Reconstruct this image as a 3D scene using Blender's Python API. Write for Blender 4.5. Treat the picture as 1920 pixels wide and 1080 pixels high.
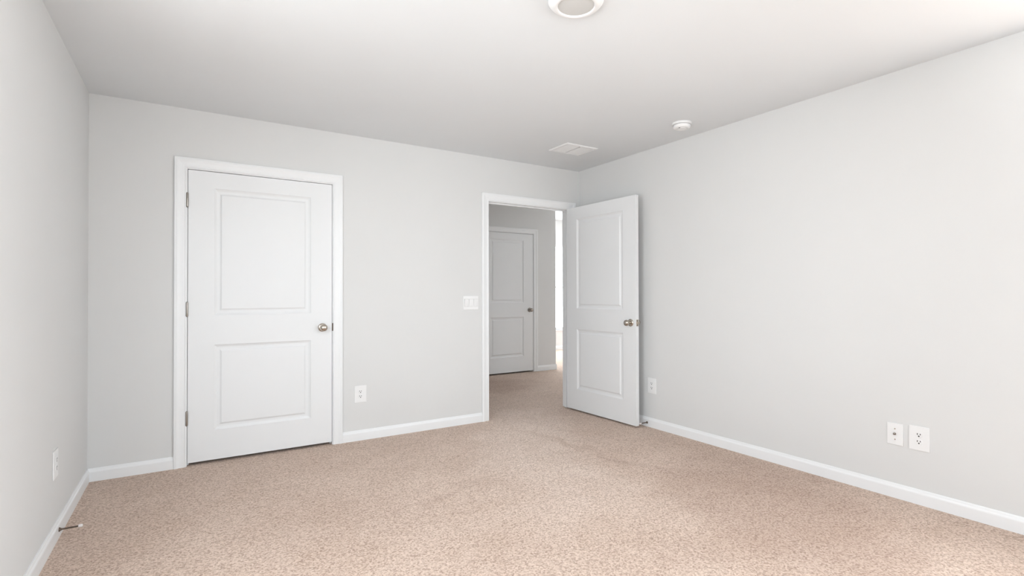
import bpy, bmesh, math
from mathutils import Matrix, Vector
S = bpy.context.scene
for o in list(bpy.data.objects): bpy.data.objects.remove(o, do_unlink=True)
C = S.collection
PI = math.pi
# ------------------------------------------------------------------ camera
F_PX, CX, CY = 967.563, 979.319, 542.636
YAW, PITCH, ROLL, CAM_Z = 0.57096, 0.00875, -0.00232, 1.1696
fw = Vector((math.sin(YAW)*math.cos(PITCH), math.cos(YAW)*math.cos(PITCH), math.sin(PITCH)))
r0 = Vector((math.cos(YAW), -math.sin(YAW), 0)); u0 = r0.cross(fw)
rt = r0*math.cos(ROLL) + u0*math.sin(ROLL); up = u0*math.cos(ROLL) - r0*math.sin(ROLL)
cd = bpy.data.cameras.new('camera'); cam = bpy.data.objects.new('camera', cd); C.objects.link(cam)
m = Matrix((rt, up, -fw)).transposed().to_4x4(); m.translation = (0, 0, CAM_Z); cam.matrix_world = m
cd.sensor_width = 36; cd.lens = F_PX/1920*36
cd.shift_x = -(CX-960)/1920; cd.shift_y = (CY-540)/1920; cd.clip_start = 0.02
S.camera = cam
# ------------------------------------------------------------------ view + sky
S.view_settings.view_transform = 'Standard'; S.view_settings.look = 'None'
S.view_settings.gamma = 1; S.view_settings.use_curve_mapping = False
S.view_settings.exposure = 0.12
W = bpy.data.worlds.new('overcast_sky'); S.world = W; W.use_nodes = True
nt = W.node_tree; nt.nodes.clear()
wo = nt.nodes.new('ShaderNodeOutputWorld'); bg = nt.nodes.new('ShaderNodeBackground')
tc = nt.nodes.new('ShaderNodeTexCoord'); sx = nt.nodes.new('ShaderNodeSeparateXYZ')
rp = nt.nodes.new('ShaderNodeValToRGB'); mr = nt.nodes.new('ShaderNodeMapRange')
mr.inputs['From Min'].default_value = -0.3; mr.inputs['From Max'].default_value = 0.6
rp.color_ramp.elements[0].position = 0.25; rp.color_ramp.elements[0].color = (0.78, 0.82, 0.84, 1)
rp.color_ramp.elements[1].position = 0.45; rp.color_ramp.elements[1].color = (0.86, 0.94, 1.0, 1)
nt.links.new(tc.outputs['Generated'], sx.inputs[0]); nt.links.new(sx.outputs['Z'], mr.inputs['Value'])
nt.links.new(mr.outputs[0], rp.inputs[0]); nt.links.new(rp.outputs[0], bg.inputs['Color'])
bg.inputs['Strength'].default_value = 10.6
nt.links.new(bg.outputs[0], wo.inputs['Surface'])
def portal(loc, rot, sx_, sy_):
    l = bpy.data.lights.new('window_daylight', 'AREA'); l.shape = 'RECTANGLE'; l.size = sx_; l.size_y = sy_
    l.cycles.is_portal = True
    o = bpy.data.objects.new('window_daylight', l); o.location = loc; o.rotation_euler = rot; C.objects.link(o)
def daylight(loc, rot, sx_, sy_, power, col=(1, 1, 1)):
    l = bpy.data.lights.new('window_daylight', 'AREA'); l.shape = 'RECTANGLE'; l.size = sx_; l.size_y = sy_
    l.energy = power; l.color = col
    o = bpy.data.objects.new('window_daylight', l); o.location = loc; o.rotation_euler = rot; C.objects.link(o)
# photographer's flash beside the camera, bounced off the ceiling
fl = bpy.data.lights.new('bounce_flash', 'SPOT'); fl.energy = 260; fl.color = (0.86, 0.94, 1.0)
fl.spot_size = math.radians(92); fl.spot_blend = 1.0; fl.shadow_soft_size = 0.06
fo = bpy.data.objects.new('bounce_flash', fl); fo.location = (0.10, -0.35, 1.45); C.objects.link(fo)
fo.rotation_euler = (Vector((2.0, -1.05, 2.44))-Vector(fo.location)).to_track_quat('-Z', 'Y').to_euler()
f2 = bpy.data.lights.new('far_corner_fill', 'SPOT'); f2.energy = 95; f2.color = (0.93, 0.97, 1.0)  # added fill spot that brightens the far right corner
f2.spot_size = math.radians(68); f2.spot_blend = 1.0; f2.shadow_soft_size = 0.35
f2o = bpy.data.objects.new('far_corner_fill', f2); f2o.location = (0.0, -0.10, 1.75); C.objects.link(f2o)
f2o.rotation_euler = (Vector((3.35, 3.8, 1.55))-Vector(f2o.location)).to_track_quat('-Z', 'Y').to_euler()
# ------------------------------------------------------------------ dimensions
D, XR, XL, YB, H = 4.1945, 3.397, -0.5426, -2.60, 2.44
WT = 0.115
HALL_Y, HALL_X0, HALL_X1, HH = 6.46, 1.9, 4.765, 2.72
ROOM2_X, ROOM2_Y = 8.6, 8.7
# rear wall windows (behind the camera) and the far room's window
RW = [(0.0, 1.2)]; RZ0, RZ1 = 0.80, 2.22
LW = (1.00, 2.24)                            # window in the left wall, just outside the frame
FW = (5.3, 8.3, 0.42, 2.20)
FILL_SW = (-1.90, 0.68)                           # unseen window added in the right wall to brighten the left wall
EW = [(7.25, 8.45)]           # east window of the far room
for a, b in RW: portal(((a+b)/2, YB-WT-0.01, (RZ0+RZ1)/2), (PI/2, 0, 0), b-a, RZ1-RZ0)
portal((XL-WT-0.01, (LW[0]+LW[1])/2, (RZ0+RZ1)/2), (PI/2, 0, -PI/2), LW[1]-LW[0], RZ1-RZ0)
portal((XR+WT+0.01, (FILL_SW[0]+FILL_SW[1])/2, (RZ0+RZ1)/2), (PI/2, 0, PI/2), FILL_SW[1]-FILL_SW[0], RZ1-RZ0)
for a, b in EW: portal((ROOM2_X+WT+0.01, (a+b)/2, (FW[2]+FW[3])/2), (PI/2, 0, PI/2), b-a, FW[3]-FW[2])
portal(((FW[0]+FW[1])/2, ROOM2_Y+WT+0.01, (FW[2]+FW[3])/2), (-PI/2, 0, 0), FW[1]-FW[0], FW[3]-FW[2])
# ------------------------------------------------------------------ materials
def mat(name, col, rough=0.5, metal=0.0, bump=None, var=0.0, spec=0.5):
    m = bpy.data.materials.new(name); m.use_nodes = True; n = m.node_tree; b = n.nodes['Principled BSDF']
    b.inputs['Base Color'].default_value = (*col, 1); b.inputs['Roughness'].default_value = rough
    b.inputs['Metallic'].default_value = metal; b.inputs['Specular IOR Level'].default_value = spec
    t = n.nodes.new('ShaderNodeTexCoord')
    if bump:
        sc, st, dist = bump
        x = n.nodes.new('ShaderNodeTexNoise'); x.inputs['Scale'].default_value = sc; x.inputs['Detail'].default_value = 3
        n.links.new(t.outputs['Object'], x.inputs['Vector'])
        p = n.nodes.new('ShaderNodeBump'); p.inputs['Strength'].default_value = st; p.inputs['Distance'].default_value = dist
        n.links.new(x.outputs['Fac'], p.inputs['Height']); n.links.new(p.outputs[0], b.inputs['Normal'])
    if var:
        x = n.nodes.new('ShaderNodeTexNoise'); x.inputs['Scale'].default_value = 2.2; x.inputs['Detail'].default_value = 2
        n.links.new(t.outputs['Object'], x.inputs['Vector'])
        r = n.nodes.new('ShaderNodeValToRGB')
        r.color_ramp.elements[0].position = 0.3; r.color_ramp.elements[1].position = 0.7
        r.color_ramp.elements[0].color = (*[c*(1-var) for c in col], 1); r.color_ramp.elements[1].color = (*[min(1, c*(1+var)) for c in col], 1)
        n.links.new(x.outputs['Fac'], r.inputs[0]); n.links.new(r.outputs[0], b.inputs['Base Color'])
    return m
M = {}
M['wall'] = mat('wall_paint', (0.732, 0.729, 0.721), 0.85, bump=(260, 0.06, 0.002), var=0.006, spec=0.25)
M['ceil'] = mat('ceiling_paint', (0.80, 0.82, 0.835), 0.95, bump=(180, 0.08, 0.002), var=0.006, spec=0.15)
M['trim'] = mat('trim_paint', (0.87, 0.875, 0.88), 0.35, bump=(90, 0.02, 0.001), var=0.004)
M['door'] = mat('door_paint', (0.83, 0.835, 0.84), 0.42, bump=(120, 0.03, 0.001), var=0.004)
M['plastic'] = mat('white_plastic', (0.87, 0.865, 0.86), 0.35, var=0.003)
M['lens'] = mat('frosted_lens', (0.62, 0.615, 0.60), 0.6, var=0.003)
M['dark'] = mat('dark_slot', (0.03, 0.03, 0.03), 0.6, var=0.01)
M['grille'] = mat('grille_enamel', (0.86, 0.86, 0.86), 0.5, var=0.003)
M['nickel'] = mat('satin_nickel', (0.52, 0.47, 0.41), 0.24, 1.0, bump=(400, 0.02, 0.0005))
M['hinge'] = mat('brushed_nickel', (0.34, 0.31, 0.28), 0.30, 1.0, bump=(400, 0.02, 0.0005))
M['rod'] = mat('bronze_rod', (0.13, 0.10, 0.08), 0.4, 0.8, bump=(300, 0.02, 0.0005))
M['rubber'] = mat('white_rubber', (0.85, 0.80, 0.78), 0.6, bump=(300, 0.02, 0.0005))
# soft nap patches on the floor, the hallway one mostly painted shadow: centre x, y, radii, turn, weight (+ pale, - dark)
NAP_SHADE = [(2.15, 3.15, 1.4, 0.50, 1.15, 0.40), (1.2, 1.7, 1.3, 0.7, 0.9, -0.10), (2.72, 3.9, 0.8, 0.35, 1.45, 0.15),
       (2.75, 1.75, 0.95, 0.60, 1.1, -0.46), (2.4, 1.3, 0.8, 0.5, 0.6, -0.18), (2.50, 3.1, 0.95, 0.05, 1.75, -0.38), (1.3, 2.85, 0.5, 0.06, 0.3, -0.25),
       (-0.05, 3.2, 0.8, 0.9, 0, -0.05), (0.55, 3.0, 0.5, 0.35, 0.4, -0.10), (1.9, 1.55, 0.18, 0.12, 0.3, -0.20), (3.3, 5.8, 0.55, 0.6, 0, -0.5), (0.7, 2.6, 0.6, 0.35, 0.5, -0.15)]
def carpet():
    m = bpy.data.materials.new('beige_carpet'); m.use_nodes = True; n = m.node_tree; L = n.links.new
    b = n.nodes['Principled BSDF']; b.inputs['Roughness'].default_value = 1; b.inputs['Specular IOR Level'].default_value = 0.05
    b.inputs['Sheen Weight'].default_value = 0.15; b.inputs['Sheen Roughness'].default_value = 0.6
    t = n.nodes.new('ShaderNodeTexCoord')
    def noise(sc, det, rough=0.5, dis=0):
        x = n.nodes.new('ShaderNodeTexNoise'); x.inputs['Scale'].default_value = sc; x.inputs['Detail'].default_value = det
        x.inputs['Roughness'].default_value = rough; x.inputs['Distortion'].default_value = dis
        L(t.outputs['Object'], x.inputs['Vector']); return x
    def ramp(src, stops):
        r = n.nodes.new('ShaderNodeValToRGB'); e = r.color_ramp.elements
        while len(e) < len(stops): e.new(0.5)
        for i, (p, c) in enumerate(stops): e[i].position = p; e[i].color = (*c, 1)
        L(src, r.inputs[0]); return r
    vo = n.nodes.new('ShaderNodeTexVoronoi'); vo.inputs['Scale'].default_value = 140; L(t.outputs['Object'], vo.inputs['Vector'])
    sc = n.nodes.new('ShaderNodeSeparateColor'); L(vo.outputs['Color'], sc.inputs[0])
    fine = ramp(sc.outputs[0], [(0.0, (0.44, 0.32, 0.25)), (0.22, (0.56, 0.43, 0.35)), (0.5, (0.68, 0.54, 0.45)), (1.0, (0.78, 0.645, 0.555))])
    fleck = ramp(noise(90, 3, 0.7).outputs['Fac'], [(0.36, (0.77, 0.715, 0.68)), (0.46, (0.97, 0.955, 0.945)), (0.6, (1.04, 1.04, 1.04))])
    cloud = ramp(noise(2.6, 4, 0.6, 0.3).outputs['Fac'], [(0.36, (0.955, 0.94, 0.925)), (0.52, (1, 1, 1)), (0.66, (1.035, 1.045, 1.05))])
    # nap pressed in soft patches: trodden pale track from the doorway, darker brushed zones beside it, hallway shadow painted in
    warp = noise(2.0, 4, 0.6)
    va = n.nodes.new('ShaderNodeVectorMath'); va.operation = 'MULTIPLY_ADD'; L(warp.outputs['Color'], va.inputs[0])
    va.inputs[1].default_value = (0.9, 0.9, 0); L(t.outputs['Object'], va.inputs[2])
    vb = n.nodes.new('ShaderNodeVectorMath'); vb.operation = 'SUBTRACT'; L(va.outputs[0], vb.inputs[0]); vb.inputs[1].default_value = (0.45, 0.45, 0)
    total = None
    for cx, cy, rx, ry, ang, wgt in NAP_SHADE:
        mp = n.nodes.new('ShaderNodeMapping'); mp.vector_type = 'TEXTURE'
        mp.inputs['Location'].default_value = (cx, cy, 0); mp.inputs['Rotation'].default_value = (0, 0, ang); mp.inputs['Scale'].default_value = (rx, ry, 1)
        L(vb.outputs[0], mp.inputs['Vector'])
        ln_ = n.nodes.new('ShaderNodeVectorMath'); ln_.operation = 'LENGTH'; L(mp.outputs[0], ln_.inputs[0])
        r = n.nodes.new('ShaderNodeMapRange'); r.interpolation_type = 'SMOOTHSTEP'
        r.inputs['From Min'].default_value = 1.25; r.inputs['From Max'].default_value = 0.35; r.inputs['To Min'].default_value = 0; r.inputs['To Max'].default_value = wgt
        L(ln_.outputs['Value'], r.inputs['Value'])
        if total is None: total = r.outputs[0]
        else:
            ad = n.nodes.new('ShaderNodeMath'); ad.operation = 'ADD'; L(total, ad.inputs[0]); L(r.outputs[0], ad.inputs[1]); total = ad.outputs[0]
    sh = n.nodes.new('ShaderNodeMath'); sh.operation = 'ADD'; L(total, sh.inputs[0]); sh.inputs[1].default_value = 0.5; sh.use_clamp = True
    nap_shade = ramp(sh.outputs[0], [(0.0, (0.78, 0.715, 0.68)), (0.5, (0.945, 0.912, 0.885)), (1.0, (1.07, 1.08, 1.09))])
    def mul(a, c):
        x = n.nodes.new('ShaderNodeMix'); x.data_type = 'RGBA'; x.blend_type = 'MULTIPLY'; x.inputs['Factor'].default_value = 1
        L(a, x.inputs[6]); L(c, x.inputs[7]); return x.outputs[2]
    L(mul(mul(mul(fine.outputs[0], fleck.outputs[0]), nap_shade.outputs[0]), cloud.outputs[0]), b.inputs['Base Color'])
    p = n.nodes.new('ShaderNodeBump'); p.inputs['Strength'].default_value = 0.5; p.inputs['Distance'].default_value = 0.006
    L(noise(165, 3, 0.7).outputs['Fac'], p.inputs['Height']); L(p.outputs[0], b.inputs['Normal'])
    return m
M['carpet'] = carpet()
def glass():
    m = bpy.data.materials.new('window_glass'); m.use_nodes = True; n = m.node_tree; n.nodes.clear()
    o = n.nodes.new('ShaderNodeOutputMaterial'); a = n.nodes.new('ShaderNodeBsdfTransparent'); g = n.nodes.new('ShaderNodeBsdfGlossy')
    g.inputs['Roughness'].default_value = 0.02; x = n.nodes.new('ShaderNodeMixShader'); x.inputs[0].default_value = 0.05
    n.links.new(a.outputs[0], x.inputs[1]); n.links.new(g.outputs[0], x.inputs[2]); n.links.new(x.outputs[0], o.inputs[0]); return m
M['glass'] = glass()
# ------------------------------------------------------------------ helpers
def box(bm, x0, x1, y0, y1, z0, z1):
    v = [bm.verts.new((x, y, z)) for x in (x0, x1) for y in (y0, y1) for z in (z0, z1)]
    for f in ((0, 1, 3, 2), (4, 6, 7, 5), (0, 4, 5, 1), (2, 3, 7, 6), (0, 2, 6, 4), (1, 5, 7, 3)):
        bm.faces.new([v[i] for i in f])
def bevbox(bm, x0, x1, y0, y1, z0, z1, r, seg=2):
    t = bmesh.new(); box(t, x0, x1, y0, y1, z0, z1); bmesh.ops.recalc_face_normals(t, faces=t.faces)
    bmesh.ops.bevel(t, geom=list(t.edges), offset=r, segments=seg, affect='EDGES', profile=0.6)
    me = bpy.data.meshes.new('t'); t.to_mesh(me); t.free(); bm.from_mesh(me); bpy.data.meshes.remove(me)
def lathe(bm, prof, axis='Z', origin=(0, 0, 0), n=48):
    """prof: (radius, height) along the axis; axis '-Y' makes it stick out of a wall facing -Y"""
    rings = []
    for r, h in prof:
        ring = []
        for i in range(n):
            a = 2*PI*i/n; c, s = r*math.cos(a), r*math.sin(a)
            p = {'Z': (c, s, h), '-Y': (c, -h, s), 'Y': (c, h, s), '-Z': (c, s, -h), 'X': (h, c, s)}[axis]
            ring.append(bm.verts.new([p[k]+origin[k] for k in range(3)]))
        rings.append(ring)
    for a, b in zip(rings, rings[1:]):
        for i in range(n): bm.faces.new((a[i], a[(i+1) % n], b[(i+1) % n], b[i]))
    bm.faces.new(rings[0]); bm.faces.new(rings[-1])
def obj(name, bm, material, parent=None, smooth=False, bevel=0):
    bmesh.ops.recalc_face_normals(bm, faces=bm.faces)
    me = bpy.data.meshes.new(name); bm.to_mesh(me); bm.free(); me.materials.append(M[material])
    o = bpy.data.objects.new(name, me); C.objects.link(o)
    if parent: o.parent = parent
    if smooth:
        for p in me.polygons: p.use_smooth = True
        e = o.modifiers.new('es', 'EDGE_SPLIT'); e.split_angle = math.radians(38)
    if bevel:
        b = o.modifiers.new('bv', 'BEVEL'); b.width = bevel; b.segments = 2; b.limit_method = 'ANGLE'; b.angle_limit = math.radians(60)
    return o
def empty(name, loc=(0, 0, 0), rz=0):
    o = bpy.data.objects.new(name, None); C.objects.link(o); o.location = loc; o.rotation_euler = (0, 0, rz); o.empty_display_size = 0.1; return o
def tag(o, label, cat, group=None):
    o['label'] = label; o['category'] = cat
    if group: o['group'] = group
def struct(o, label=None):
    o['kind'] = 'structure'
    if label: o['label'] = label
    return o
def dup(root):
    def rec(o, par):
        c = o.copy(); C.objects.link(c); c.parent = par
        for ch in o.children: rec(ch, c)
        return c
    return rec(root, None)
def wall(name, axis, a0, a1, b0, b1, z0, z1, holes=(), label=None):
    """axis 'x': runs along x from a0 to a1, between y=b0 and y=b1; holes (h0,h1,hz0,hz1)"""
    bm = bmesh.new()
    def bx(p0, p1, q0, q1):
        if p1-p0 < 1e-5 or q1-q0 < 1e-5: return
        if axis == 'x': box(bm, p0, p1, b0, b1, q0, q1)
        else: box(bm, b0, b1, p0, p1, q0, q1)
    x = a0
    for h0, h1, hz0, hz1 in sorted(holes):
        bx(x, h0, z0, z1); bx(h0, h1, z0, hz0); bx(h0, h1, hz1, z1); x = h1
    bx(x, a1, z0, z1)
    return struct(obj(name, bm, 'wall'), label)
# ------------------------------------------------------------------ room shell
# door openings (rough = jamb outside faces)
C0, C1, DZ = -0.020, 0.930, 2.030          # closet jamb inner faces, head
E0, E1 = 2.326, 3.268                       # bedroom doorway jamb inner faces
JT = 0.018
bm = bmesh.new(); box(bm, XL-1.2, ROOM2_X+0.2, YB-0.3, ROOM2_Y+0.3, -0.1, 0)
struct(obj('floor', bm, 'carpet'), 'speckled beige carpet floor')
bm = bmesh.new(); box(bm, XL-WT, XR+WT, YB-WT, D+WT, H, H+0.1)
struct(obj('ceiling', bm, 'ceil'), 'plain off-white bedroom ceiling')
bm = bmesh.new(); box(bm, XL-WT, ROOM2_X+WT, D+WT, ROOM2_Y+WT, HH, HH+0.1); box(bm, XR+WT, ROOM2_X+WT, D, D+WT, HH, HH+0.1)
struct(obj('ceiling', bm, 'ceil'), 'hallway ceiling beyond the doorway')
wall('wall_left', 'y', YB-WT, D+WT, XL-WT, XL, 0, H, [(LW[0], LW[1], RZ0, RZ1)], label='pale grey wall at the left edge')
wall('wall_right', 'y', YB-WT, D, XR, XR+WT, 0, H, [(FILL_SW[0], FILL_SW[1], RZ0, RZ1)], label='pale grey wall on the right')
wall('wall_rear', 'x', XL, XR, YB-WT, YB, 0, H, [(a, b, RZ0, RZ1) for a, b in RW])
wall('wall_back', 'x', XL, XR+WT, D, D+WT, 0, HH, [(C0-JT, C1+JT, 0, DZ+JT), (E0-JT, E1+JT, 0, DZ+JT)], 'pale grey wall with two white doors')
# closet behind the closed door
wall('wall_closet', 'x', XL-WT, 1.3, D+WT+0.65, D+2*WT+0.65, 0, HH)
wall('wall_closet', 'y', D+WT, D+WT+0.65, XL-WT, XL, 0, HH)
wall('wall_closet', 'y', D+WT, HALL_Y, 1.3, 1.3+WT, 0, HH)
# hallway and bright room beyond
wall('wall_hall', 'x', 1.3+WT, HALL_X1, HALL_Y, HALL_Y+WT, 0, HH, [(3.44, 4.34, 0, 2.075)], 'shadowed hallway wall with a white door')
wall('wall_hall', 'y', HALL_Y+WT, ROOM2_Y, HALL_X1-WT, HALL_X1, 0, HH)
wall('wall_far', 'x', HALL_X1-WT, ROOM2_X+WT, ROOM2_Y, ROOM2_Y+WT, 0, HH, [FW], 'sunlit wall of the room beyond the hallway')
wall('wall_far', 'y', D, ROOM2_Y, ROOM2_X, ROOM2_X+WT, 0, HH, [(a, b, FW[2], FW[3]) for a, b in EW])
wall('wall_hall', 'x', XR+WT, ROOM2_X, D, D+WT, 0, HH)
# unseen walls added behind the hall door to block light under it
wall('wall_hall_light_block', 'x', 3.2, HALL_X1-WT, HALL_Y+WT+0.5, HALL_Y+2*WT+0.5, 0, HH)
wall('wall_hall_light_block', 'y', HALL_Y+WT, HALL_Y+WT+0.5, 3.2, 3.2+WT, 0, HH)
# ------------------------------------------------------------------ baseboards
BB = [(0, 0), (0.012, 0), (0.0125, 0.058), (0.0115, 0.063), (0.0075, 0.070), (0.006, 0.077), (0.004, 0.082), (0, 0.082)]
def sweep(prof, path, name, material='trim', parent=None):
    """prof (out, z) swept along a straight floor line path = (p0, p1, out_dir)"""
    p0, p1, out = [Vector(v) for v in path]
    bm = bmesh.new(); rings = []
    for p in (p0, p1):
        rings.append([bm.verts.new((p.x+out.x*a, p.y+out.y*a, z)) for a, z in prof])
    n = len(prof)
    for i in range(n): bm.faces.new((rings[0][i], rings[0][(i+1) % n], rings[1][(i+1) % n], rings[1][i]))
    bm.faces.new(rings[0]); bm.faces.new(rings[1][::-1])
    return obj(name, bm, material, parent)
CW = 0.070; RV = 0.006                       # casing width, reveal
def base(name, p0, p1, out, label=None): struct(sweep(BB, (p0, p1, out), name), label)
base('baseboard_left', (XL, YB, 0), (XL, D, 0), (1, 0, 0), 'white baseboard along the left wall')
base('baseboard_right', (XR, YB, 0), (XR, D, 0), (-1, 0, 0), 'white baseboard along the right wall')
base('baseboard_back', (XL, D, 0), (C0-RV-CW, D, 0), (0, -1, 0), 'short white baseboard left of the closet door')
base('baseboard_back', (C1+RV+CW, D, 0), (E0-RV-CW, D, 0), (0, -1, 0), 'white baseboard between the two doorways')
base('baseboard_rear', (XL, YB, 0), (XR, YB, 0), (0, 1, 0))
HC = 4.345                                   # hall door latch-side jamb
base('baseboard_hall', (HC+RV+CW, HALL_Y, 0), (HALL_X1+0.012, HALL_Y, 0), (0, -1, 0), 'white baseboard of the hallway wall')
base('baseboard_hall', (1.3+WT, HALL_Y, 0), (3.36, HALL_Y, 0), (0, -1, 0))
base('baseboard_hall', (HALL_X1, HALL_Y-0.012, 0), (HALL_X1, ROOM2_Y, 0), (1, 0, 0))
base('baseboard_far', (HALL_X1, ROOM2_Y, 0), (ROOM2_X, ROOM2_Y, 0), (0, -1, 0))
# ------------------------------------------------------------------ casings and jambs
CP = [(0, 0), (0, 0.0085), (0.003, 0.0105), (0.008, 0.0100), (0.011, 0.0085), (0.016, 0.0095), (0.026, 0.0100), (0.036, 0.0115), (0.044, 0.0140),
      (0.050, 0.0165), (0.055, 0.0175), (0.060, 0.0165), (0.064, 0.0165), (0.068, 0.0160), (0.070, 0.0140), (0.070, 0)]
def casing(name, x0, x1, ztop, y, s, label):
    """three mitred sides of moulding around an opening; s = -1 sticks out towards -Y"""
    bm = bmesh.new(); rings = []
    for (cx, cz, dx, dz) in ((x0-RV, 0, -1, 0), (x0-RV, ztop+RV, -1, 1), (x1+RV, ztop+RV, 1, 1), (x1+RV, 0, 1, 0)):
        rings.append([bm.verts.new((cx+dx*u, y+s*t, cz+dz*u)) for u, t in CP])
    n = len(CP)
    for a, b in zip(rings, rings[1:]):
        for i in range(n): bm.faces.new((a[i], a[(i+1) % n], b[(i+1) % n], b[i]))
    bm.faces.new(rings[0]); bm.faces.new(rings[-1])
    o = obj(name, bm, 'trim'); struct(o, label); return o
def jamb(name, x0, x1, ztop, y0, y1, stop_y, label=None):
    bm = bmesh.new()
    box(bm, x0-JT, x0, y0, y1, 0, ztop+JT); box(bm, x1, x1+JT, y0, y1, 0, ztop+JT); box(bm, x0, x1, y0, y1, ztop, ztop+JT)
    s0, s1 = stop_y
    box(bm, x0, x0+0.011, s0, s1, 0, ztop-0.011); box(bm, x1-0.011, x1, s0, s1, 0, ztop-0.011); box(bm, x0, x1, s0, s1, ztop-0.011, ztop)
    o = obj(name, bm, 'trim', bevel=0.0012); struct(o, label); return o
casing('trim_1', C0, C1, DZ, D, -1, 'white moulded casing around the closed closet door')
jamb('trim_2', C0, C1, DZ, D-0.001, D+WT, (D+0.040, D+0.075))
casing('trim_3', E0, E1, DZ, D, -1, 'white moulded casing around the open doorway')
jamb('trim_4', E0, E1, DZ, D-0.001, D+WT, (D+0.040, D+0.075), 'white jamb lining the open doorway')
casing('trim_5', E0, E1, DZ, D+WT, 1, None)
casing('trim_6', 3.435, HC, 2.068, HALL_Y, -1, 'white casing around the hallway door')
jamb('trim_7', 3.435, HC, 2.068, HALL_Y-0.001, HALL_Y+WT, (HALL_Y+0.040, HALL_Y+0.075))
# ------------------------------------------------------------------ doors
RING = [(0, 0), (0.002, 0.0025), (0.008, 0.0060), (0.015, 0.0095), (0.020, 0.0105), (0.032, 0.0105), (0.037, 0.0090), (0.044, 0.0032), (0.048, 0.0022)]
def slab_bm(w, z0, z1, panels, m, t=0.035):
    """door leaf: x 0..w, y 0..t, z0..z1; two moulded raised panels on each face"""
    bm = bmesh.new()
    for fy, s in ((0, 1), (t, -1)):
        xs = [0, m, w-m, w]; zs = sorted([z0, z1]+[z for p in panels for z in p])
        g = [[bm.verts.new((x, fy, z)) for z in zs] for x in xs]
        for i in range(3):
            for j in range(len(zs)-1):
                if i == 1 and any(abs(p[0]-zs[j]) < 1e-6 for p in panels):
                    prev = [g[1][j], g[2][j], g[2][j+1], g[1][j+1]]
                    for a, d in RING[1:]:
                        cur = [bm.verts.new((x, fy+s*d, z)) for x, z in ((m+a, zs[j]+a), (w-m-a, zs[j]+a), (w-m-a, zs[j+1]-a), (m+a, zs[j+1]-a))]
                        for k in range(4): bm.faces.new((prev[k], prev[(k+1) % 4], cur[(k+1) % 4], cur[k]))
                        prev = cur
                    bm.faces.new(prev)
                else: bm.faces.new((g[i][j], g[i+1][j], g[i+1][j+1], g[i][j+1]))
    for (x0, x1_, za, zb) in ((0, 0, z0, z1), (w, w, z0, z1)):
        bm.faces.new([bm.verts.new(c) for c in ((x0, 0, za), (x0, t, za), (x0, t, zb), (x0, 0, zb))])
    for z in (z0, z1):
        bm.faces.new([bm.verts.new(c) for c in ((0, 0, z), (w, 0, z), (w, t, z), (0, t, z))])
    bmesh.ops.remove_doubles(bm, verts=bm.verts, dist=1e-5)
    return bm
KNOB = [(0.0, 0.0), (0.0135, 0.0), (0.0120, 0.008), (0.0115, 0.016), (0.0135, 0.022), (0.0195, 0.027), (0.0250, 0.033), (0.0275, 0.040),
        (0.0275, 0.045), (0.0255, 0.052), (0.0205, 0.058), (0.0130, 0.0615), (0.005, 0.063), (0, 0.063)]
ROSE = [(0.0, 0.0), (0.0330, 0.0), (0.0330, 0.003), (0.0315, 0.006), (0.0270, 0.0090), (0.0200, 0.0105), (0.014, 0.011), (0, 0.011)]
def knob(parent, x, y, z, axis, material='nickel'):
    s = -1 if axis == '-Y' else 1
    bm = bmesh.new(); lathe(bm, [(max(r, 0.0004), h) for r, h in KNOB], axis, (x, y+s*0.009, z))
    k = obj('door_knob', bm, material, parent, smooth=True)
    bm = bmesh.new(); lathe(bm, [(max(r, 0.0004), h) for r, h in ROSE], axis, (x, y, z)); obj('rosette', bm, material, k, smooth=True)
    k['label'] = 'satin nickel door knob'
def hinge(parent, x, y, z, material='hinge'):
    bm = bmesh.new(); lathe(bm, [(0.003, -0.051), (0.0070, -0.047), (0.0074, -0.045), (0.0074, 0.045), (0.0070, 0.047), (0.003, 0.051)], 'Z', (x, y, z), 20)
    h = obj('hinge', bm, material, parent, smooth=True); h['label'] = 'satin nickel hinge'
    bm = bmesh.new(); box(bm, x-0.0022, x+0.0022, y+0.001, y+0.034, z-0.044, z+0.044); obj('hinge_leaf', bm, material, h)
PAN = [(0.227, 0.820), (1.026, 1.912)]
def latch(parent, w, z, t=0.035):
    bm = bmesh.new(); bevbox(bm, w-0.001, w+0.0012, t/2-0.0125, t/2+0.0125, z-0.029, z+0.029, 0.0005, 1)
    p = obj('latch_plate', bm, 'nickel', parent); p['label'] = 'satin nickel latch plate on door edge'
    bm = bmesh.new(); bevbox(bm, w+0.001, w+0.011, t/2-0.007, t/2+0.007, z-0.010, z+0.010, 0.002); obj('latch_bolt', bm, 'nickel', p)
    for dz in (-0.021, 0.021):
        bm = bmesh.new(); lathe(bm, [(0.0035, 0.0), (0.0035, 0.0016), (0.001, 0.002)], 'X', (w+0.001, t/2, z+dz), 12); obj('screw', bm, 'rod', p)
# closet door, closed; hinges at the left on the room side
d1 = empty('door_1', (C0+0.003, D, 0)); struct(d1, 'closed white two-panel closet door with nickel knob')
w1 = C1-C0-0.006
obj('door_slab', slab_bm(w1, 0.022, DZ-0.004, PAN, 0.155), 'door', d1, bevel=0.0015)
knob(d1, w1-0.070, 0, 0.914, '-Y'); knob(d1, w1-0.070, 0.035, 0.914, 'Y')
for z in (0.327, 1.070, 1.816): hinge(d1, -0.0050, -0.0095, z)
bm = bmesh.new(); bevbox(bm, w1+0.001, w1+0.010, -0.0045, 0.004, 0.885, 0.945, 0.0018); sp = obj('strike_plate', bm, 'rod', d1); sp['label'] = 'dark strike plate at the jamb'
# bedroom door, swung open towards the right wall
HX = E1-0.003
d2 = empty('door_2', (HX, D-0.006, 0), math.radians(-90+1.9)); struct(d2, 'open white two-panel bedroom door with nickel knob')
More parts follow.
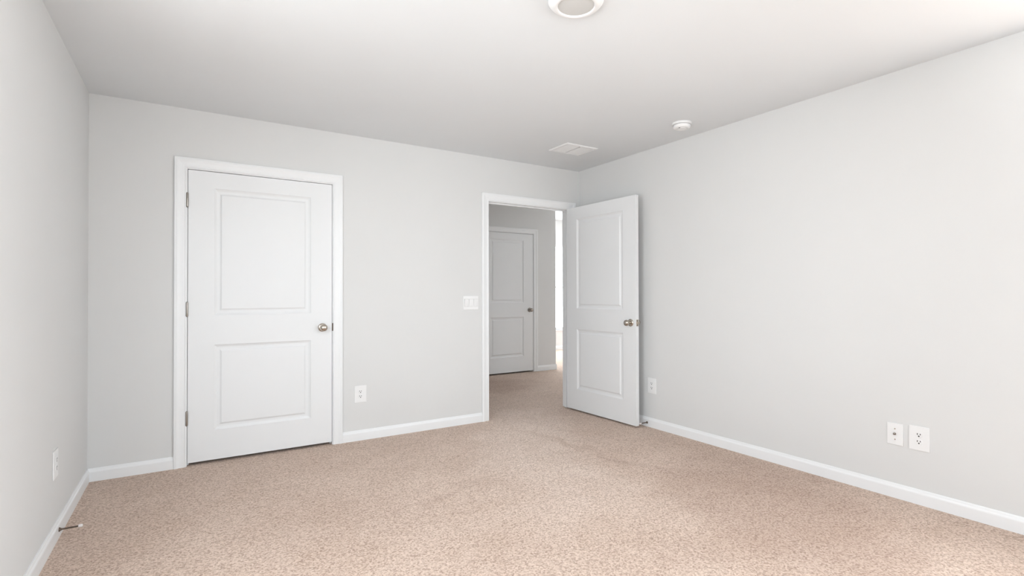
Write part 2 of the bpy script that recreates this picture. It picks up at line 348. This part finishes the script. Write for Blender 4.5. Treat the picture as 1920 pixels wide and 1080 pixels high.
# local: x runs from the hinge along the leaf; y=-0.035 is the visible (hallway) face
w2 = E1-E0-0.002
s2 = obj('door_slab', slab_bm(w2, 0.016, 2.034, [(0.222, 0.818), (1.024, 1.915)], 0.155), 'door', d2, bevel=0.0015); s2.location = (0.0, -0.035, 0)
knob(d2, w2-0.062, -0.035, 0.914, '-Y'); knob(d2, w2-0.062, 0, 0.914, 'Y')
for z in (0.327, 1.070, 1.816):
    bm = bmesh.new(); lathe(bm, [(0.003, -0.051), (0.0070, -0.047), (0.0074, -0.045), (0.0074, 0.045), (0.0070, 0.047), (0.003, 0.051)], 'Z', (-0.004, 0.0045, z), 20)
    obj('hinge', bm, 'nickel', d2, smooth=True)
lp = empty('latch', (0, -0.035, 0)); lp.parent = d2; latch(lp, w2, 0.914)
for ch in list(lp.children): ch.parent = d2; ch.location = (0, -0.035, 0)
bpy.data.objects.remove(lp, do_unlink=True)
# hall door, closed
d3 = empty('door_3', (3.438, HALL_Y, 0)); struct(d3, 'closed white two-panel door in the hallway')
w3 = HC-3.435-0.006
obj('door_slab', slab_bm(w3, 0.022, 2.064, [(0.245, 0.829), (1.040, 1.966)], 0.168), 'door', d3, bevel=0.0015)
knob(d3, w3-0.062, 0, 0.930, '-Y', 'hinge'); knob(d3, w3-0.062, 0.035, 0.930, 'Y')  # front knob takes the darker nickel to paint its backlit shade
for z in (0.33, 1.08, 1.84): hinge(d3, -0.0050, -0.0095, z)
# ------------------------------------------------------------------ windows
def window(name, x0, x1, z0, z1, y, s, label=None):
    """double-hung sash in the wall; s = direction to the room"""
    o = empty(name, ((x0+x1)/2, y, z0)); struct(o, label); w = (x1-x0)/2; h = z1-z0
    bm = bmesh.new(); f = 0.045
    box(bm, -w, -w+f, -0.03, 0.03, 0, h); box(bm, w-f, w, -0.03, 0.03, 0, h); box(bm, -w+f, w-f, -0.03, 0.03, 0, f); box(bm, -w+f, w-f, -0.03, 0.03, h-f, h)
    box(bm, -w+f, w-f, -0.02, 0.02, h/2-0.02, h/2+0.02); obj('window_frame', bm, 'trim', o, bevel=0.002)
    bm = bmesh.new(); box(bm, -w+f, w-f, -0.003, 0.003, f, h/2-0.02); obj('pane', bm, 'glass', o)
    bm = bmesh.new(); box(bm, -w+f, w-f, -0.003, 0.003, h/2+0.02, h-f); obj('pane', bm, 'glass', o)
    bm = bmesh.new(); bevbox(bm, -w-0.03, w+0.03, min(0.03*s, 0.085*s), max(0.03*s, 0.085*s), -0.022, 0, 0.003); obj('window_sill', bm, 'trim', o); return o
for i, (a, b) in enumerate(RW): window('window_%d' % (i+1), a, b, RZ0, RZ1, YB-0.06, 1)
for i, (a, b) in enumerate(EW):
    we = window('window_%d' % (i+6), a, b, FW[2], FW[3], 0, 1); we.location = (ROOM2_X+0.06, (a+b)/2, FW[2]); we.rotation_euler = (0, 0, PI/2)
w9 = window('window_9', FILL_SW[0], FILL_SW[1], RZ0, RZ1, 0, 1); w9.location = (XR+0.06, (FILL_SW[0]+FILL_SW[1])/2, RZ0); w9.rotation_euler = (0, 0, PI/2)
w5 = window('window_5', LW[0], LW[1], RZ0, RZ1, 0, 1); w5.location = (XL-0.06, (LW[0]+LW[1])/2, RZ0); w5.rotation_euler = (0, 0, -PI/2)
window('window_3', FW[0], (FW[0]+FW[1])/2, FW[2], FW[3], ROOM2_Y+0.06, -1)
window('window_4', (FW[0]+FW[1])/2, FW[1], FW[2], FW[3], ROOM2_Y+0.06, -1)
# ------------------------------------------------------------------ outlets, switch, coax jack
def plate(name, w, h, parent, t=0.0055):
    bm = bmesh.new(); bevbox(bm, -w/2, w/2, -t, 0, -h/2, h/2, 0.0028, 3); return obj(name, bm, 'plastic', parent)
def screw(parent, x, z, y=-0.0055, material='plastic'):
    bm = bmesh.new(); lathe(bm, [(0.0035, 0), (0.0033, 0.0007), (0.001, 0.0010)], '-Y', (x, y, z), 16); s = obj('screw', bm, material, parent)
def outlet(loc, rz, w=0.097, h=0.134):
    o = empty('electrical_outlet', loc, rz); plate('cover_plate', w, h, o); screw(o, 0, 0)
    for dz in (0.0195, -0.0195):
        bm = bmesh.new(); t = bmesh.new()
        pts = [(0.0172*math.cos(a), max(-0.0135, min(0.0135, 0.0172*math.sin(a)))) for a in [2*PI*i/40 for i in range(40)]]
        ra = [bm.verts.new((x, -0.0050, dz+z)) for x, z in pts]; rb = [bm.verts.new((x, -0.0074, dz+z)) for x, z in pts]
        rc = [bm.verts.new((x*0.94, -0.0078, dz+z*0.94)) for x, z in pts]
        for a, b in ((ra, rb), (rb, rc)):
            for i in range(40): bm.faces.new((a[i], a[(i+1) % 40], b[(i+1) % 40], b[i]))
        bm.faces.new(rc); bm.faces.new(ra)
        r = obj('receptacle', bm, 'plastic', o); t.free()
        bm = bmesh.new()
        box(bm, -0.0088, -0.0052, -0.0081, -0.0070, dz+0.0002, dz+0.0095); box(bm, 0.0050, 0.0084, -0.0081, -0.0070, dz+0.0006, dz+0.0085)
        lathe(bm, [(0.0038, 0.0070), (0.0038, 0.0081)], '-Y', (0, 0, dz-0.0065), 14)
        s = obj('plug_slots', bm, 'dark', r); s['label'] = 'dark plug slots'
    return o
GO = 'white wall outlets'
o1 = outlet((1.147, D, 0.370), 0); tag(o1, 'white duplex outlet on the back wall between closet door and doorway', 'outlet', GO)
o2 = dup(o1); o2.location = (XR, 1.223, 0.364); o2.rotation_euler = (0, 0, -PI/2); tag(o2, 'white duplex outlet on the right wall beside the cable jack plate', 'outlet', GO)
o3 = dup(o1); o3.location = (XR, 3.190, 0.364); o3.rotation_euler = (0, 0, -PI/2); tag(o3, 'white duplex outlet on the right wall next to the open door', 'outlet', GO)
o4 = dup(o1); o4.location = (XL, 3.275, 0.366); o4.rotation_euler = (0, 0, PI/2); tag(o4, 'white duplex outlet on the left wall seen nearly edge-on', 'outlet', GO)
jk = empty('coaxial_jack', (XR, 1.339, 0.3635), -PI/2); tag(jk, 'white wall plate with a round metal cable jack left of the outlet', 'wall jack')
plate('cover_plate', 0.080, 0.124, jk); screw(jk, 0, 0.030, material='nickel'); screw(jk, 0, -0.030, material='nickel')
bm = bmesh.new(); lathe(bm, [(0.0075, 0.005), (0.0075, 0.0085), (0.0048, 0.0088), (0.0048, 0.017), (0.0038, 0.0175), (0.0010, 0.0172)], '-Y', (-0.001, 0, 0.002), 24)
cn = obj('connector', bm, 'hinge', jk, smooth=True); cn['label'] = 'threaded metal coaxial connector'
sw = empty('light_switch', (2.136, D, 1.090)); tag(sw, 'white three-gang rocker light switch beside the doorway', 'light switch')
bm = bmesh.new()
pw, ph, hw, hh = 0.076, 0.062, 0.0185, 0.0355
xs = [-pw, -0.046-hw, -0.046+hw, -hw, hw, 0.046-hw, 0.046+hw, pw]
for i in (0, 2, 4, 6): box(bm, xs[i], xs[i+1], -0.0055, 0, -hh, hh)
bevbox(bm, -pw, pw, -0.0055, 0, hh, ph, 0.0012, 2); bevbox(bm, -pw, pw, -0.0055, 0, -ph, -hh, 0.0012, 2)
box(bm, -pw+0.01, pw-0.01, -0.0006, 0, -hh, hh)
obj('cover_plate', bm, 'plastic', sw)
for dx in (-0.046, 0, 0.046):
    bm = bmesh.new()      # rocker: wedge tipping inward at the bottom
    x0, x1 = dx-0.0165, dx+0.0165
    pr = [(-0.005, -0.033), (-0.0068, -0.033), (-0.0088, 0.0), (-0.0115, 0.033), (-0.005, 0.033)]
    a = [bm.verts.new((x0, y, z)) for y, z in pr]; b = [bm.verts.new((x1, y, z)) for y, z in pr]
    for i in range(5): bm.faces.new((a[i], a[(i+1) % 5], b[(i+1) % 5], b[i]))
    bm.faces.new(a); bm.faces.new(b); obj('rocker', bm, 'plastic', sw, bevel=0.0006)
# ------------------------------------------------------------------ ceiling fittings
lt = empty('ceiling_light', (1.399, 1.743, H)); tag(lt, 'round white disc ceiling light with grey lens, switched off', 'ceiling light')
bm = bmesh.new(); lathe(bm, [(0.040, 0), (0.112, 0), (0.118, 0.002), (0.120, 0.006), (0.118, 0.010), (0.111, 0.018), (0.101, 0.026), (0.091, 0.030), (0.085, 0.0305), (0.081, 0.029), (0.0785, 0.024), (0.040, 0.022)], '-Z', n=96)
obj('housing', bm, 'plastic', lt, smooth=True)
bm = bmesh.new(); lathe(bm, [(0.0785, 0.022), (0.0785, 0.0245), (0.060, 0.0262), (0.030, 0.0275), (0.0008, 0.028)], '-Z', n=96)
ln = obj('lens', bm, 'lens', lt, smooth=True); ln['label'] = 'grey frosted lens'
sd = empty('smoke_detector', (3.078, 2.585, H)); tag(sd, 'round white smoke detector on the ceiling near the right wall', 'smoke detector')
bm = bmesh.new(); lathe(bm, [(0.0008, 0), (0.070, 0), (0.071, 0.003), (0.071, 0.013), (0.069, 0.015), (0.050, 0.015), (0.0008, 0.015)], '-Z', n=64); obj('mounting_base', bm, 'plastic', sd, smooth=True)
bm = bmesh.new(); lathe(bm, [(0.054, 0.013), (0.054, 0.018), (0.062, 0.0185), (0.063, 0.021), (0.062, 0.030), (0.058, 0.037), (0.051, 0.0415), (0.042, 0.0425), (0.040, 0.0400), (0.030, 0.0400), (0.028, 0.0440), (0.020, 0.0455), (0.0008, 0.046)], '-Z', n=64)
bd = obj('detector_body', bm, 'plastic', sd, smooth=True)
bm = bmesh.new(); lathe(bm, [(0.0055, 0.040), (0.0055, 0.0435), (0.001, 0.0437)], '-Z', (-0.036, -0.008, 0), 20); bt = obj('indicator', bm, 'dark', bd); bt['label'] = 'small dark indicator'
# vent register
VX0, VX1, VY0, VY1 = 2.655, 2.992, 3.428, 3.698
vt = empty('ceiling_vent', ((VX0+VX1)/2, (VY0+VY1)/2, H)); tag(vt, 'flat white rectangular ceiling air vent with two louvred sections', 'air vent')
hx, hy = (VX1-VX0)/2, (VY1-VY0)/2
bm = bmesh.new(); rings = []
for ins, z in ((0, 0), (0.001, -0.003), (0.008, -0.008), (0.022, -0.009), (0.025, -0.006), (0.025, 0)):
    rings.append([bm.verts.new((sx_*(hx-ins), sy_*(hy-ins), z)) for sx_, sy_ in ((-1, -1), (1, -1), (1, 1), (-1, 1))])
for a, b in zip(rings, rings[1:]+rings[:1]):
    for i in range(4): bm.faces.new((a[i], a[(i+1) % 4], b[(i+1) % 4], b[i]))
obj('frame', bm, 'grille', vt)
bm = bmesh.new(); box(bm, -0.004, 0.004, -hy+0.025, hy-0.025, -0.005, 0); obj('divider', bm, 'grille', vt)
bm = bmesh.new(); box(bm, -hx+0.020, hx-0.020, -hy+0.020, hy-0.020, -0.0006, 0); obj('duct_shade', bm, 'rod', vt)  # dark sheet standing in for the shade behind the louvres
for sgn in (-1, 1):
    bm = bmesh.new(); xa, xb = (0.010, hx-0.031) if sgn > 0 else (-hx+0.031, -0.010)
    n = 17
    for i in range(n):
        y = -hy+0.038+(2*hy-0.076)*i/(n-1)
        v = [bm.verts.new(p) for p in ((xa, y-0.0050, -0.0020), (xb, y-0.0050, -0.0020), (xb, y+0.0062, -0.0065), (xa, y+0.0062, -0.0065), (xa, y-0.0050, -0.0008), (xb, y-0.0050, -0.0008), (xb, y+0.0062, -0.0053), (xa, y+0.0062, -0.0053))]
        for f in ((0, 1, 2, 3), (7, 6, 5, 4), (0, 4, 5, 1), (2, 6, 7, 3), (1, 5, 6, 2), (0, 3, 7, 4)): bm.faces.new([v[k] for k in f])
    obj('louvres', bm, 'grille', vt)
# ------------------------------------------------------------------ door stops on the baseboards
ds = empty('door_stop', (XL+0.012, 3.300, 0.042), PI/2); tag(ds, 'dark metal door stop with white tip on the left baseboard', 'door stop')
bm = bmesh.new(); lathe(bm, [(0.0008, 0), (0.0105, 0), (0.0100, 0.003), (0.0065, 0.007), (0.0045, 0.012), (0.0040, 0.014), (0.0040, 0.076), (0.0008, 0.0762)], '-Y', n=24)
obj('rod', bm, 'rod', ds, smooth=True)
bm = bmesh.new(); lathe(bm, [(0.0008, 0.072), (0.0065, 0.072), (0.0075, 0.075), (0.0075, 0.084), (0.0060, 0.088), (0.0008, 0.0885)], '-Y', n=24)
tp = obj('rubber_tip', bm, 'rubber', ds, smooth=True); tp['label'] = 'white rubber tip'
d4 = dup(ds); d4.location = (XR-0.012, 3.240, 0.036); d4.rotation_euler = (0, 0, -PI/2); tag(d4, 'dark door stop on the right baseboard behind the open door', 'door stop')
for o_ in (ds, d4): o_['group'] = 'baseboard door stops'
